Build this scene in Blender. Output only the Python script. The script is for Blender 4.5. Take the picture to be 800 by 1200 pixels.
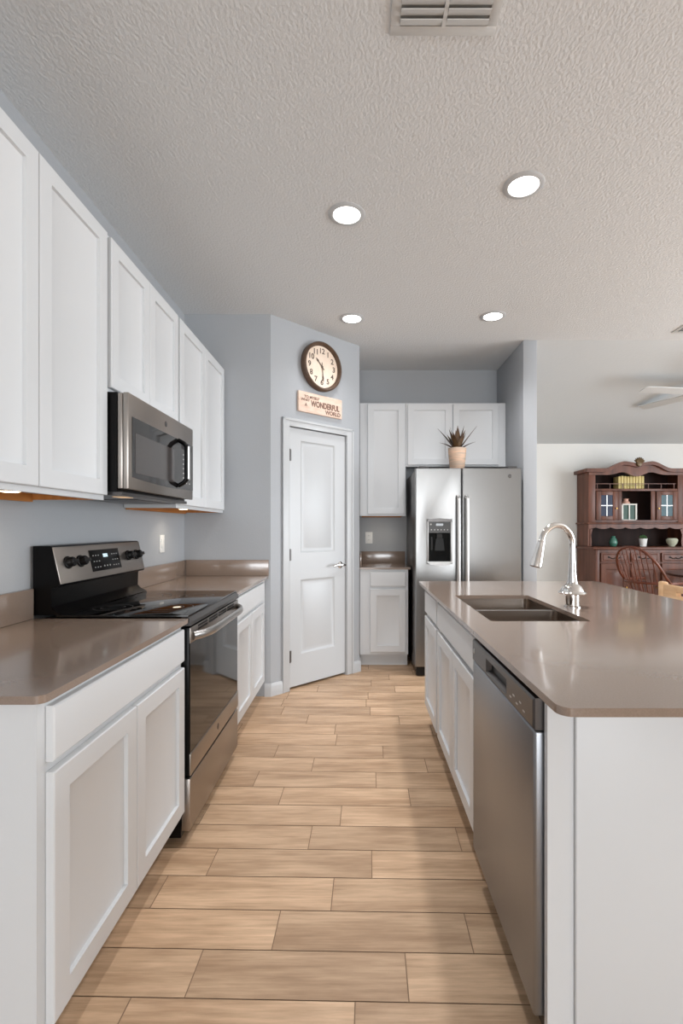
import bpy, bmesh, math, random
from mathutils import Matrix, Vector
random.seed(7)
PI = math.pi
for _o in list(bpy.data.objects):
    bpy.data.objects.remove(_o)
S = bpy.context.scene
C = S.collection

# ------------------------------------------------------------------ camera
EYE = 1.26
cam_d = bpy.data.cameras.new('camera')
cam_d.sensor_fit = 'VERTICAL'; cam_d.sensor_height = 36.0; cam_d.sensor_width = 24.0
cam_d.lens = 36.0 * 570.0 / 1200.0
cam_d.shift_x = -20.0 / 1200.0
cam_d.shift_y = 18.0 / 1200.0
cam_d.clip_start = 0.02
cam = bpy.data.objects.new('camera', cam_d); C.objects.link(cam)
cam.location = (0, 0, EYE); cam.rotation_euler = (PI / 2, 0, 0)
S.camera = cam

# ------------------------------------------------------------------ light
S.view_settings.view_transform = 'Standard'
S.view_settings.look = 'None'
S.view_settings.gamma = 1.0
S.view_settings.use_curve_mapping = False
S.view_settings.exposure = 0.27
W = bpy.data.worlds.new('world'); S.world = W; W.use_nodes = True
W.node_tree.nodes['Background'].inputs['Color'].default_value = (0.80, 0.90, 1.0, 1)
W.node_tree.nodes['Background'].inputs['Strength'].default_value = 1.2

def area_light(name, loc, rot, sx, sy, power, col):
    d = bpy.data.lights.new(name, 'AREA'); d.shape = 'RECTANGLE'; d.size = sx; d.size_y = sy
    d.energy = power; d.color = col
    o = bpy.data.objects.new(name, d); C.objects.link(o); o.location = loc; o.rotation_euler = rot
    return o
# added area lamps standing in for daylight at the unseen rear and right openings
area_light('added_daylight_rear', (0.9, -7.92, 1.35), (PI / 2 + .22, 0, 0), 4.0, 2.2, 275.0, (0.93, 0.97, 1.0))
area_light('added_daylight_side', (6.02, 2.1, 1.45), (PI / 2, 0, PI / 2), 3.8, 2.0, 185.0, (0.90, 0.955, 1.0))

# ------------------------------------------------------------------ materials
def lin(c):
    r = []
    for v in c:
        v = v / 255.0
        r.append(v / 12.92 if v <= 0.04045 else ((v + 0.055) / 1.055) ** 2.4)
    return (r[0], r[1], r[2], 1.0)

def pmat(name, col, rough=0.5, metal=0.0, coat=0.0, spec=0.5, bump=None, vary=None, emit=None, trans=0.0, coat_rough=0.05):
    m = bpy.data.materials.new(name); m.use_nodes = True
    nt = m.node_tree; b = nt.nodes['Principled BSDF']
    b.inputs['Base Color'].default_value = lin(col)
    b.inputs['Roughness'].default_value = rough
    b.inputs['Metallic'].default_value = metal
    b.inputs['Coat Weight'].default_value = coat
    b.inputs['Coat Roughness'].default_value = coat_rough
    b.inputs['Specular IOR Level'].default_value = spec
    if trans:
        b.inputs['Transmission Weight'].default_value = trans
    if emit:
        b.inputs['Emission Color'].default_value = lin(emit[0]); b.inputs['Emission Strength'].default_value = emit[1]
    tc = None
    if bump or vary:
        tc = nt.nodes.new('ShaderNodeTexCoord')
    if vary:      # (colour2, scale xyz, lo, hi)
        mp = nt.nodes.new('ShaderNodeMapping'); mp.inputs['Scale'].default_value = vary[1]
        nt.links.new(tc.outputs['Object'], mp.inputs['Vector'])
        nz = nt.nodes.new('ShaderNodeTexNoise'); nz.inputs['Scale'].default_value = 1.0
        nz.inputs['Detail'].default_value = 5.0
        nt.links.new(mp.outputs['Vector'], nz.inputs['Vector'])
        mr = nt.nodes.new('ShaderNodeMapRange'); mr.inputs['From Min'].default_value = vary[2]; mr.inputs['From Max'].default_value = vary[3]
        nt.links.new(nz.outputs['Fac'], mr.inputs['Value'])
        mx = nt.nodes.new('ShaderNodeMix'); mx.data_type = 'RGBA'
        mx.inputs[6].default_value = lin(col); mx.inputs[7].default_value = lin(vary[0])
        nt.links.new(mr.outputs['Result'], mx.inputs[0])
        nt.links.new(mx.outputs[2], b.inputs['Base Color'])
    if bump:      # (scale xyz, strength, distance, detail)
        mp2 = nt.nodes.new('ShaderNodeMapping'); mp2.inputs['Scale'].default_value = bump[0]
        nt.links.new(tc.outputs['Object'], mp2.inputs['Vector'])
        n2 = nt.nodes.new('ShaderNodeTexNoise'); n2.inputs['Scale'].default_value = 1.0
        n2.inputs['Detail'].default_value = bump[3]
        nt.links.new(mp2.outputs['Vector'], n2.inputs['Vector'])
        bp = nt.nodes.new('ShaderNodeBump'); bp.inputs['Strength'].default_value = bump[1]; bp.inputs['Distance'].default_value = bump[2]
        nt.links.new(n2.outputs['Fac'], bp.inputs['Height'])
        nt.links.new(bp.outputs['Normal'], b.inputs['Normal'])
    return m

M = {}
M['wall'] = pmat('blue_grey_paint', (170, 173, 177), 0.6, bump=((90, 90, 90), 0.15, 0.004, 2))
M['wall_living'] = pmat('warm_white_paint', (222, 221, 217), 0.7, bump=((90, 90, 90), 0.12, 0.004, 2))
M['ceiling'] = pmat('knockdown_ceiling', (219, 221, 222), 0.85, bump=((90, 62, 80), 0.34, 0.012, 3))
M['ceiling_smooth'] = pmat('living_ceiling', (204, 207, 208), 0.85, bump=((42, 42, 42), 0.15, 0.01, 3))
M['white'] = pmat('cabinet_white', (217, 219, 221), 0.38)
M['trim'] = pmat('trim_white', (191, 193, 195), 0.35)
M['plastic'] = pmat('white_plastic', (238, 238, 236), 0.35)
M['maple'] = pmat('maple_underside', (196, 132, 66), 0.5, vary=((168, 104, 48), (2, 30, 2), .3, .7))
M['quartz'] = pmat('taupe_quartz', (138, 120, 107), 0.19, coat=0.6, coat_rough=0.09, spec=0.6, vary=((144, 126, 113), (260, 260, 260), .35, .65))
M['steel'] = pmat('brushed_steel', (150, 153, 158), 0.36, 1.0, bump=((3, 3, 500), 0.04, 0.002, 2))
M['steel_h'] = pmat('brushed_steel_wide', (176, 173, 170), 0.30, 1.0, bump=((500, 3, 3), 0.03, 0.002, 2))
M['steel_fridge'] = pmat('fridge_steel', (142, 141, 140), 0.3, 1.0, bump=((3, 3, 500), 0.04, 0.002, 2))
M['steel_warm'] = pmat('range_steel', (164, 157, 151), 0.34, 1.0, bump=((3, 3, 500), 0.04, 0.002, 2))
M['steel_dark'] = pmat('dark_steel', (96, 93, 92), 0.33, 0.9)
M['steel_light'] = pmat('light_steel', (200, 199, 198), 0.46, 1.0)
M['sink_steel'] = pmat('sink_steel', (158, 146, 136), 0.28, 1.0)
M['chrome'] = pmat('chrome', (232, 230, 228), 0.07, 1.0)
M['black'] = pmat('black_enamel', (7, 6, 6), 0.3, spec=0.16)
M['void'] = pmat('dispenser_black', (8, 8, 8), 0.6, spec=0.12)
M['black_matte'] = pmat('black_plastic', (14, 13, 13), 0.45, spec=0.3)
M['black_glass'] = pmat('black_glass', (8, 8, 8), 0.05, coat=0.2, spec=0.5)
M['oven_glass'] = pmat('oven_glass', (26, 23, 21), 0.06, spec=0.3)
M['mw_glass'] = pmat('microwave_glass', (24, 22, 22), 0.05, coat=0.1, spec=0.5)
M['mw_mesh'] = pmat('microwave_mesh', (66, 62, 61), 0.15, coat=0.1)
M['grey_plastic'] = pmat('grey_plastic', (70, 69, 69), 0.4)
M['mark'] = pmat('pale_print', (190, 190, 188), 0.5)
M['lit_digits'] = pmat('lit_digits', (220, 240, 245), 0.4, emit=((205, 235, 245), .35))
M['lens'] = pmat('lamp_lens', (255, 255, 252), 0.4, emit=((255, 252, 244), 6.0))
M['puck'] = pmat('puck_lens', (255, 244, 220), 0.4, emit=((255, 232, 190), 7.0))
M['warm_lens'] = pmat('dim_lamp_lens', (230, 200, 170), 0.4, emit=((255, 210, 160), 0.35))
M['clock_rim'] = pmat('clock_rim_brown', (98, 76, 60), 0.45, vary=((80, 60, 46), (30, 30, 30), .3, .7))
M['clock_face'] = pmat('clock_face_cream', (238, 219, 202), 0.55, vary=((228, 206, 186), (9, 9, 9), .35, .7))
M['clock_ink'] = pmat('clock_ink', (88, 72, 60), 0.6)
M['sign'] = pmat('sign_board', (236, 211, 194), 0.6, vary=((222, 192, 172), (12, 12, 40), .35, .65))
M['sign_ink'] = pmat('sign_ink', (122, 92, 78), 0.6)
M['pot'] = pmat('washed_wood_pot', (222, 186, 158), 0.7, vary=((190, 168, 150), (9, 9, 75), .38, .6))
M['leaf'] = pmat('dark_leaf', (58, 32, 20), 0.45, vary=((92, 66, 32), (20, 20, 20), .35, .65))
M['wood_red'] = pmat('hutch_wood', (116, 70, 52), 0.42, coat=0.05, spec=0.35, vary=((80, 46, 33), (14, 14, 2.5), .3, .7))
M['wood_shaded'] = pmat('hutch_wood_shaded', (46, 26, 20), 0.6, spec=0.2, vary=((34, 18, 14), (14, 14, 2.5), .3, .7))  # hutch wood darkened, shade of the open case painted into the colour
M['wood_chair'] = pmat('chair_wood', (112, 54, 32), 0.35, coat=0.15, vary=((80, 36, 20), (20, 20, 6), .3, .7))
M['pine'] = pmat('pale_wood', (222, 186, 146), 0.45, vary=((206, 166, 124), (6, 6, 30), .3, .7))
M['table'] = pmat('table_wood', (62, 36, 27), 0.3, coat=0.2)
M['ornament'] = pmat('carved_ornament', (98, 78, 50), 0.4, 0.2)
M['brass'] = pmat('brass', (176, 138, 72), 0.3, 1.0)
M['iron'] = pmat('dark_pull', (44, 36, 32), 0.4, 0.7)
M['book'] = pmat('book_yellow', (214, 194, 128), 0.55)
M['book_band'] = pmat('book_band', (160, 150, 90), 0.55)
M['lantern'] = pmat('lantern_white', (226, 222, 214), 0.5)
M['lantern_pane'] = pmat('lantern_pane', (44, 74, 62), 0.3, spec=0.2)
M['lantern_top'] = pmat('lantern_pink', (214, 168, 150), 0.5)
M['teal'] = pmat('teal_glaze', (66, 116, 100), 0.2, coat=0.5)
M['green'] = pmat('green_leaf', (56, 88, 48), 0.5)
M['white_pot'] = pmat('white_pot', (232, 230, 226), 0.4)
M['celadon'] = pmat('celadon', (188, 190, 168), 0.3)
M['blue_dish'] = pmat('pale_blue_dish', (206, 214, 224), 0.2)
M['leaded'] = pmat('leaded_glass', (34, 42, 66), 0.3, spec=0.2)
M['leaded_teal'] = pmat('leaded_glass_teal', (56, 84, 92), 0.3, spec=0.2)
M['duct'] = pmat('duct_grey', (150, 149, 146), 0.7)
M['fan'] = pmat('fan_white', (206, 207, 206), 0.5)

def floor_material():
    m = bpy.data.materials.new('wood_look_tile'); m.use_nodes = True
    nt = m.node_tree; b = nt.nodes['Principled BSDF']
    at = nt.nodes.new('ShaderNodeAttribute'); at.attribute_name = 'plank'; at.attribute_type = 'GEOMETRY'
    tc = nt.nodes.new('ShaderNodeTexCoord')
    add = nt.nodes.new('ShaderNodeVectorMath'); add.operation = 'MULTIPLY_ADD'
    nt.links.new(at.outputs['Vector'], add.inputs[0]); add.inputs[1].default_value = (37, 23, 11)
    nt.links.new(tc.outputs['Object'], add.inputs[2])
    def noise(scale, detail, rough=0.6):
        mp = nt.nodes.new('ShaderNodeMapping'); mp.inputs['Scale'].default_value = scale
        nt.links.new(add.outputs[0], mp.inputs['Vector'])
        n = nt.nodes.new('ShaderNodeTexNoise'); n.inputs['Scale'].default_value = 1; n.inputs['Detail'].default_value = detail
        n.inputs['Roughness'].default_value = rough
        nt.links.new(mp.outputs['Vector'], n.inputs['Vector']); return n
    n1 = noise((5, 95, 1), 8, .7); n2 = noise((2.2, 13, 1), 3)
    r1 = nt.nodes.new('ShaderNodeMapRange'); r1.inputs[1].default_value = .3; r1.inputs[2].default_value = .7
    nt.links.new(n1.outputs['Fac'], r1.inputs[0])
    r2 = nt.nodes.new('ShaderNodeMapRange'); r2.inputs[1].default_value = .36; r2.inputs[2].default_value = .66
    nt.links.new(n2.outputs['Fac'], r2.inputs[0])
    mA = nt.nodes.new('ShaderNodeMix'); mA.data_type = 'RGBA'
    mA.inputs[6].default_value = lin((232, 198, 164)); mA.inputs[7].default_value = lin((196, 162, 130))
    nt.links.new(r2.outputs[0], mA.inputs[0])
    mB = nt.nodes.new('ShaderNodeMix'); mB.data_type = 'RGBA'; mB.blend_type = 'MULTIPLY'; mB.inputs[0].default_value = .75
    cr = nt.nodes.new('ShaderNodeMix'); cr.data_type = 'RGBA'
    cr.inputs[6].default_value = (1, 1, 1, 1); cr.inputs[7].default_value = (.56, .52, .48, 1)
    nt.links.new(r1.outputs[0], cr.inputs[0])
    nt.links.new(mA.outputs[2], mB.inputs[6]); nt.links.new(cr.outputs[2], mB.inputs[7])
    hs = nt.nodes.new('ShaderNodeHueSaturation')
    sx = nt.nodes.new('ShaderNodeSeparateXYZ'); nt.links.new(at.outputs['Vector'], sx.inputs[0])
    r3 = nt.nodes.new('ShaderNodeMapRange'); r3.inputs[3].default_value = .86; r3.inputs[4].default_value = 1.1
    nt.links.new(sx.outputs[0], r3.inputs[0]); nt.links.new(r3.outputs[0], hs.inputs['Value'])
    nt.links.new(mB.outputs[2], hs.inputs['Color'])
    nt.links.new(hs.outputs['Color'], b.inputs['Base Color'])
    b.inputs['Roughness'].default_value = .42
    b.inputs['Specular IOR Level'].default_value = .35
    return m
M['plank'] = floor_material()
M['grout'] = pmat('tile_grout', (138, 112, 88), 0.8)

# ------------------------------------------------------------------ mesh builder
class MB:
    def __init__(self, mat=None):
        self.bm = bmesh.new(); self.T = mat or Matrix()
    def _v(self, p):
        return self.bm.verts.new(self.T @ Vector(p))
    def face(self, vs, mi=0):
        try:
            f = self.bm.faces.new(vs); f.material_index = mi; return f
        except ValueError:
            return None
    def box(self, x0, x1, y0, y1, z0, z1, bev=0.0, mi=0, seg=2):
        v = [self._v((x, y, z)) for x in (x0, x1) for y in (y0, y1) for z in (z0, z1)]
        q = [(0, 1, 3, 2), (4, 6, 7, 5), (0, 4, 5, 1), (2, 3, 7, 6), (0, 2, 6, 4), (1, 5, 7, 3)]
        fs = [self.face([v[i] for i in k], mi) for k in q]
        if bev:
            es = list({e for f in fs for e in f.edges})
            bmesh.ops.bevel(self.bm, geom=es, offset=bev, segments=seg, affect='EDGES', profile=0.5)
        return self
    def prism(self, pts, axis, a0, a1, mi=0):
        # pts 2D; axis 'x': (y,z)  'y': (x,z)  'z': (x,y)
        def P(p, a):
            return {'x': (a, p[0], p[1]), 'y': (p[0], a, p[1]), 'z': (p[0], p[1], a)}[axis]
        A = [self._v(P(p, a0)) for p in pts]; B = [self._v(P(p, a1)) for p in pts]
        n = len(pts)
        self.face(A, mi); self.face(B[::-1], mi)
        for i in range(n):
            self.face([A[i], B[i], B[(i + 1) % n], A[(i + 1) % n]], mi)
        return self
    def lathe(self, prof, c=(0, 0, 0), seg=24, axis='z', mi=0):
        rings = []
        for r, h in prof:
            ring = []
            if r < 1e-6:
                p = {'z': (c[0], c[1], c[2] + h), 'y': (c[0], c[1] + h, c[2]), 'x': (c[0] + h, c[1], c[2])}[axis]
                ring = [self._v(p)]
            else:
                for i in range(seg):
                    a = 2 * PI * i / seg; u, w = r * math.cos(a), r * math.sin(a)
                    p = {'z': (c[0] + u, c[1] + w, c[2] + h), 'y': (c[0] + u, c[1] + h, c[2] + w), 'x': (c[0] + h, c[1] + u, c[2] + w)}[axis]
                    ring.append(self._v(p))
            rings.append(ring)
        for a, b in zip(rings[:-1], rings[1:]):
            na, nb = len(a), len(b)
            if na == 1 and nb == 1: continue
            for i in range(seg):
                j = (i + 1) % seg
                if na == 1: self.face([a[0], b[j], b[i]], mi)
                elif nb == 1: self.face([a[i], a[j], b[0]], mi)
                else: self.face([a[i], a[j], b[j], b[i]], mi)
        for ring in (rings[0], rings[-1]):
            if len(ring) > 1: self.face(ring, mi)
        return self
    def tube(self, pts, rad, seg=10, mi=0, flat=None):
        # rad: number or list; flat: (up_vector, scale_along_up)
        pts = [Vector(p) for p in pts]; n = len(pts)
        if not isinstance(rad, (list, tuple)): rad = [rad] * n
        rings = []; prev = None
        for i in range(n):
            t = (pts[min(i + 1, n - 1)] - pts[max(i - 1, 0)]).normalized()
            if prev is None:
                up = Vector(flat[0]) if flat else (Vector((0, 0, 1)) if abs(t.z) < .9 else Vector((1, 0, 0)))
            else: up = prev
            u = (up - t * up.dot(t)).normalized(); w = t.cross(u); prev = u
            k = flat[1] if flat else 1.0
            rings.append([self._v(pts[i] + u * (rad[i] * k * math.cos(2 * PI * j / seg)) + w * (rad[i] * math.sin(2 * PI * j / seg))) for j in range(seg)])
        for a, b in zip(rings[:-1], rings[1:]):
            for j in range(seg):
                self.face([a[j], a[(j + 1) % seg], b[(j + 1) % seg], b[j]], mi)
        self.face(rings[0][::-1], mi); self.face(rings[-1], mi)
        return self
    def panel_front(self, w, h, panels, steps, t, x=0, y=0, z=0, e=0.002, mi=0):
        """Slab whose front (facing -y) carries inset panels; steps = [(inset, depth)] rings."""
        xs = sorted({e, w - e} | {p[0] for p in panels} | {p[1] for p in panels})
        zs = sorted({e, h - e} | {p[2] for p in panels} | {p[3] for p in panels})
        g = {}
        def gv(i, k):
            if (i, k) not in g: g[(i, k)] = self._v((x + xs[i], y, z + zs[k]))
            return g[(i, k)]
        def inside(cx, cz):
            return any(p[0] < cx < p[1] and p[2] < cz < p[3] for p in panels)
        for i in range(len(xs) - 1):
            for k in range(len(zs) - 1):
                if not inside((xs[i] + xs[i + 1]) / 2, (zs[k] + zs[k + 1]) / 2):
                    self.face([gv(i, k), gv(i + 1, k), gv(i + 1, k + 1), gv(i, k + 1)], mi)
        for p in panels:
            prev = None
            for ins, dep in [(0, 0)] + steps:
                c = [(p[0] + ins, p[2] + ins), (p[1] - ins, p[2] + ins), (p[1] - ins, p[3] - ins), (p[0] + ins, p[3] - ins)]
                ring = [self._v((x + a, y + dep, z + b)) for a, b in c]
                if prev:
                    for i in range(4): self.face([prev[i], prev[(i + 1) % 4], ring[(i + 1) % 4], ring[i]], mi)
                prev = ring
            self.face(prev, mi)
        a = [self._v((x + p, y, z + q)) for p, q in ((e, e), (w - e, e), (w - e, h - e), (e, h - e))]
        b = [self._v((x + p, y + e, z + q)) for p, q in ((0, 0), (w, 0), (w, h), (0, h))]
        c = [self._v((x + p, y + t, z + q)) for p, q in ((0, 0), (w, 0), (w, h), (0, h))]
        for r0, r1 in ((a, b), (b, c)):
            for i in range(4): self.face([r0[i], r0[(i + 1) % 4], r1[(i + 1) % 4], r1[i]], mi)
        self.face(c[::-1], mi)
        return self
    def build(self, name, mats, parent=None, smooth=40, loc=None):
        bmesh.ops.remove_doubles(self.bm, verts=self.bm.verts, dist=1e-5)
        bmesh.ops.recalc_face_normals(self.bm, faces=self.bm.faces)
        me = bpy.data.meshes.new(name); self.bm.to_mesh(me); self.bm.free()
        if not isinstance(mats, (list, tuple)): mats = [mats]
        for m in mats: me.materials.append(m)
        if smooth:
            for p in me.polygons: p.use_smooth = True
            me.set_sharp_from_angle(angle=math.radians(smooth))
        o = bpy.data.objects.new(name, me); C.objects.link(o)
        if parent: o.parent = parent
        if loc: o.location = loc
        return o

def tag(o, label, cat, group=None):
    o['label'] = label; o['category'] = cat
    if group: o['group'] = group
    return o
def thing(name, label, cat, loc=(0, 0, 0), rz=0.0, group=None):
    o = bpy.data.objects.new(name, None); C.objects.link(o); o.empty_display_size = .05
    o.location = loc; o.rotation_euler = (0, 0, rz)
    return tag(o, label, cat, group)
def struct(o):
    o['kind'] = 'structure'; return o
def text_mesh(name, body, size, mat, parent, loc, extrude=.0006, align='CENTER', rot=(PI / 2, 0, 0), bold=0.0):
    cu = bpy.data.curves.new('txt', 'FONT'); cu.body = body; cu.size = size; cu.extrude = extrude
    cu.align_x = align; cu.align_y = 'CENTER'; cu.offset = bold
    t = bpy.data.objects.new('txt', cu); C.objects.link(t)
    bpy.context.view_layer.update()
    me = bpy.data.meshes.new_from_object(t.evaluated_get(bpy.context.evaluated_depsgraph_get()))
    bpy.data.objects.remove(t)
    me.materials.clear(); me.materials.append(mat); me.name = name
    o = bpy.data.objects.new(name, me); C.objects.link(o)
    o.parent = parent; o.location = loc; o.rotation_euler = rot
    return o
def rrect(x0, x1, y0, y1, r, seg=6):
    """rounded rectangle; r is one radius or four (x0y0, x1y0, x1y1, x0y1)"""
    if not isinstance(r, (tuple, list)): r = (r,) * 4
    out = []
    for (cx, cy, a0, rr) in ((x0 + r[0], y0 + r[0], PI, r[0]), (x1 - r[1], y0 + r[1], 1.5 * PI, r[1]), (x1 - r[2], y1 - r[2], 0, r[2]), (x0 + r[3], y1 - r[3], .5 * PI, r[3])):
        if rr < 1e-6: out.append((cx, cy)); continue
        for k in range(seg + 1):
            a = a0 + .5 * PI * k / seg; out.append((cx + rr * math.cos(a), cy + rr * math.sin(a)))
    return out

# ------------------------------------------------------------------ layout numbers (metres)
XW = -1.30            # left wall
YF = 3.63             # far wall left of the pantry
CEIL = 2.85
P0 = (-.656, 3.63); P1 = (.0075, 4.266)        # pantry wall
YA = 4.92             # alcove back wall
XP0, XP1, YP = 1.397, 1.515, 4.13              # end wall by the refrigerator
YL = 6.52; ZL = 2.38                           # living-room wall, height of its ceiling edge
XR = 6.10; YR = -8.0

# ------------------------------------------------------------------ floor
def build_floor():
    b = MB()
    b.box(-1.6, XR + .1, YR - .1, YL + .1, -.08, -.0015, mi=1)
    bm = b.bm
    known = {0: -.035, 1: .108, 2: -.288, 3: -.123, 4: .013, 5: -.236, 6: -.12, 7: .192, 8: .038, 9: -.294, 10: .082}
    R = Matrix.Rotation(-.020, 4, 'Z')
    L, D, g = .600, .1515, .0016
    lay = bm.loops.layers.float_color.new('plank')
    y_ref = 1.292         # far edge of row 0 at x=0
    for r in range(-62, 36):
        off = known.get(r, random.choice((0, .2, .4)) + random.uniform(-.03, .03))
        ya, yb = y_ref + (r - 1) * D + g, y_ref + r * D - g
        for k in range(-4, 12):
            xa, xb = off + k * L + g, off + (k + 1) * L - g
            c = (random.random(), random.random(), random.random(), 1)
            xa, xb = max(xa, -1.5), min(xb, XR)
            if xb - xa < .01: continue
            vs = [bm.verts.new(R @ Vector((x, y, 0))) for x, y in ((xa, ya), (xb, ya), (xb, yb), (xa, yb))]
            f = bm.faces.new(vs); f.material_index = 0
            for lp in f.loops: lp[lay] = c
    return struct(b.build('floor', [M['plank'], M['grout']], smooth=0))
build_floor()

# ------------------------------------------------------------------ walls and ceiling
T = .12
struct(MB().box(XW - T, XW, YR, YF + T, 0, CEIL).build('wall_left', M['wall'], smooth=0))
struct(MB().box(XW, P0[0], YF, YF + T, 0, CEIL).build('wall_far', M['wall'], smooth=0))
PA = math.atan2(P1[1] - P0[1], P1[0] - P0[0])
PLEN = math.hypot(P1[0] - P0[0], P1[1] - P0[1])
def pantry(x, y, z):
    return Matrix.Translation((P0[0], P0[1], 0)) @ Matrix.Rotation(PA, 4, 'Z') @ Vector((x, y, z))
PM = Matrix.Translation((P0[0], P0[1], 0)) @ Matrix.Rotation(PA, 4, 'Z')
DU0, DU1, DH = .165, .766, 2.045
w = MB(PM); w.box(0, DU0, 0, T, 0, CEIL); w.box(DU1, PLEN, 0, T, 0, CEIL); w.box(DU0, DU1, 0, T, DH, CEIL)
struct(w.build('wall_pantry', M['wall'], smooth=0))
struct(MB(PM).box(DU0 - .1, DU1 + .1, .13, .15, 0.001, 2.2).build('pantry_dark_backing', M['black_matte'], smooth=0))  # black sheet standing in for the darkness behind the door
struct(MB().box(P1[0] - T, P1[0], P1[1] + .005, YA + T, 0, CEIL).build('wall_alcove_side', M['wall'], smooth=0))
struct(MB().box(P1[0], XP1, YA, YA + T, 0, CEIL).build('wall_alcove_back', M['wall'], smooth=0))
struct(MB().box(XP0, XP1, YP, YA, 0, CEIL, bev=.008).build('wall_refrigerator_side', M['wall']))
struct(MB().box(XP1, XR, YL, YL + T, 0, CEIL).build('wall_living', M['wall_living'], smooth=0))
struct(MB().box(XP1 - T, XP1 - .001, YA + T, YL + T, 0, CEIL).build('wall_living_left', M['wall_living'], smooth=0))
# unseen right and rear walls, added with wide openings to let daylight in
w = MB(); w.box(XR, XR + T, YR, .1, 0, CEIL); w.box(XR, XR + T, 4.1, YL + T, 0, CEIL)
w.box(XR, XR + T, .1, 4.1, 0, .4); w.box(XR, XR + T, .1, 4.1, 2.5, CEIL)
struct(w.build('wall_right', M['wall_living'], smooth=0))
w = MB(); w.box(XW - T, -1.2, YR - T, YR, 0, CEIL); w.box(3.0, XR + T, YR - T, YR, 0, CEIL); w.box(-1.2, 3.0, YR - T, YR, 2.5, CEIL); w.box(-1.2, 3.0, YR - T, YR, 0, .2)
struct(w.build('wall_rear', M['wall_living'], smooth=0))
def window(name, f):
    o = struct(f.build(name, M['trim'], smooth=0)); return o
f = MB()
for x in (-1.2, .17, 1.57, 2.94): f.box(x, x + .06, YR - .09, YR - .03, .2, 2.5)
f.box(-1.2, 3.0, YR - .09, YR - .03, .2, .26); f.box(-1.2, 3.0, YR - .09, YR - .03, 2.44, 2.5)
window('added_window_1', f)  # unseen glazing frame, added with the rear daylight opening
f = MB()
for y in (.1, 1.40, 2.72, 4.04): f.box(XR + .03, XR + .09, y, y + .06, .4, 2.5)
f.box(XR + .03, XR + .09, .1, 4.1, .4, .46); f.box(XR + .03, XR + .09, .1, 4.1, 2.44, 2.5)
window('added_window_2', f)  # unseen frame, added round the opening for the side daylight

c = MB()
c.box(XW - T, XR + T, YR - T, YP, CEIL, CEIL + .1)
c.box(XW - T, XP1, YP, YA + T, CEIL, CEIL + .1)
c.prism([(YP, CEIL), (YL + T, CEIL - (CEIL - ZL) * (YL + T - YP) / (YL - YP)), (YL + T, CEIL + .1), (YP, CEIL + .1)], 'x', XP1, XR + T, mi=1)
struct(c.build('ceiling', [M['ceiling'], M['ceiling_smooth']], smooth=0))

# ------------------------------------------------------------------ pantry door
door = MB().panel_front(DU1 - DU0 - .008, 2.02, [(.118, .475, .245, .83), (.118, .475, 1.04, 1.925)],
                        [(.012, .009), (.022, .011), (.045, .004)], .035).build('door_1', M['trim'], None, 30)
door.matrix_world = PM @ Matrix.Translation((DU0 + .004, .012, .018))
struct(door)
for z in (.245, 1.03, 1.80):
    hb = MB(); hb.tube([(.0, -.0185, z - .046), (.0, -.0185, z + .046)], .0085, 10); hb.box(-.001, .016, -.018, .001, z - .043, z + .043)
    hb.build('hinge', M['steel_dark'], door)
hx, hz = .535, .925
hd = MB(); hd.lathe([(.0, -.010), (.020, -.010), (.028, -.004), (.028, .001)], (hx, 0, hz), 20, 'y')
hd.tube([(hx, -.008, hz), (hx, -.05, hz)], .011, 12)
hd.tube([(hx + .01, -.05, hz), (hx - .03, -.055, hz + .003), (hx - .075, -.052, hz + .006), (hx - .115, -.047, hz - .006)], [.012, .012, .009, .007], 10)
hd.build('door_handle', M['chrome'], door)
cz = MB(PM)
def casing_prof(s):   # (across, out)
    return None
for (u0, u1, inner) in ((.101, DU0 + .002, 1), (DU1 - .002, .837, 0)):
    cz.box(u0, u1, -.012, 0, 0, 2.103, bev=.003)
    if inner: cz.box(u0, u0 + .02, -.019, 0, 0, 2.103, bev=.004)
    else: cz.box(u1 - .02, u1, -.019, 0, 0, 2.103, bev=.004)
cz.box(DU0, DU1, -.012, 0, DH - .004, 2.103, bev=.003); cz.box(.101, .837, -.019, 0, 2.083, 2.103, bev=.004)
cz.box(DU0 - .001, DU0 + .003, 0, .06, 0, DH); cz.box(DU1 - .003, DU1 + .001, 0, .06, 0, DH)
struct(cz.build('trim_1', M['trim'], None, 30))

def baseboard(name, pts, h=.095, t=.014):
    b = MB()
    for (a, d, n) in pts:
        a = Vector((a[0], a[1], 0)); d = Vector((d[0], d[1], 0)); n = Vector((n[0], n[1], 0)).normalized()
        sec = [(0, 0), (t, 0), (t, h - .025), (t * .75, h - .012), (t * .35, h), (0, h)]
        A = [b._v(a + n * p[0] + Vector((0, 0, p[1]))) for p in sec]; B = [b._v(d + n * p[0] + Vector((0, 0, p[1]))) for p in sec]
        b.face(A); b.face(B[::-1])
        for i in range(6): b.face([A[i], B[i], B[(i + 1) % 6], A[(i + 1) % 6]])
    return struct(b.build(name, M['trim'], None, 30))
nd = (math.sin(PA), -math.cos(PA))
pu = lambda u: (P0[0] + (P1[0] - P0[0]) * u / PLEN, P0[1] + (P1[1] - P0[1]) * u / PLEN)
baseboard('baseboard_left', [((-.70, YF), (P0[0] + .006, YF), (0, -1)), (pu(-.006), pu(.101), nd)])
baseboard('baseboard_right', [(pu(.837), pu(PLEN + .006), nd), ((P1[0], P1[1] - .006), (P1[0], 4.44), (1, 0))])
baseboard('baseboard_far', [((XP0, YP), (XP1 + .014, YP), (0, -1)), ((XP1, YL), (2.9, YL), (0, -1)), ((4.2, YL), (XR, YL), (0, -1))])

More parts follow.
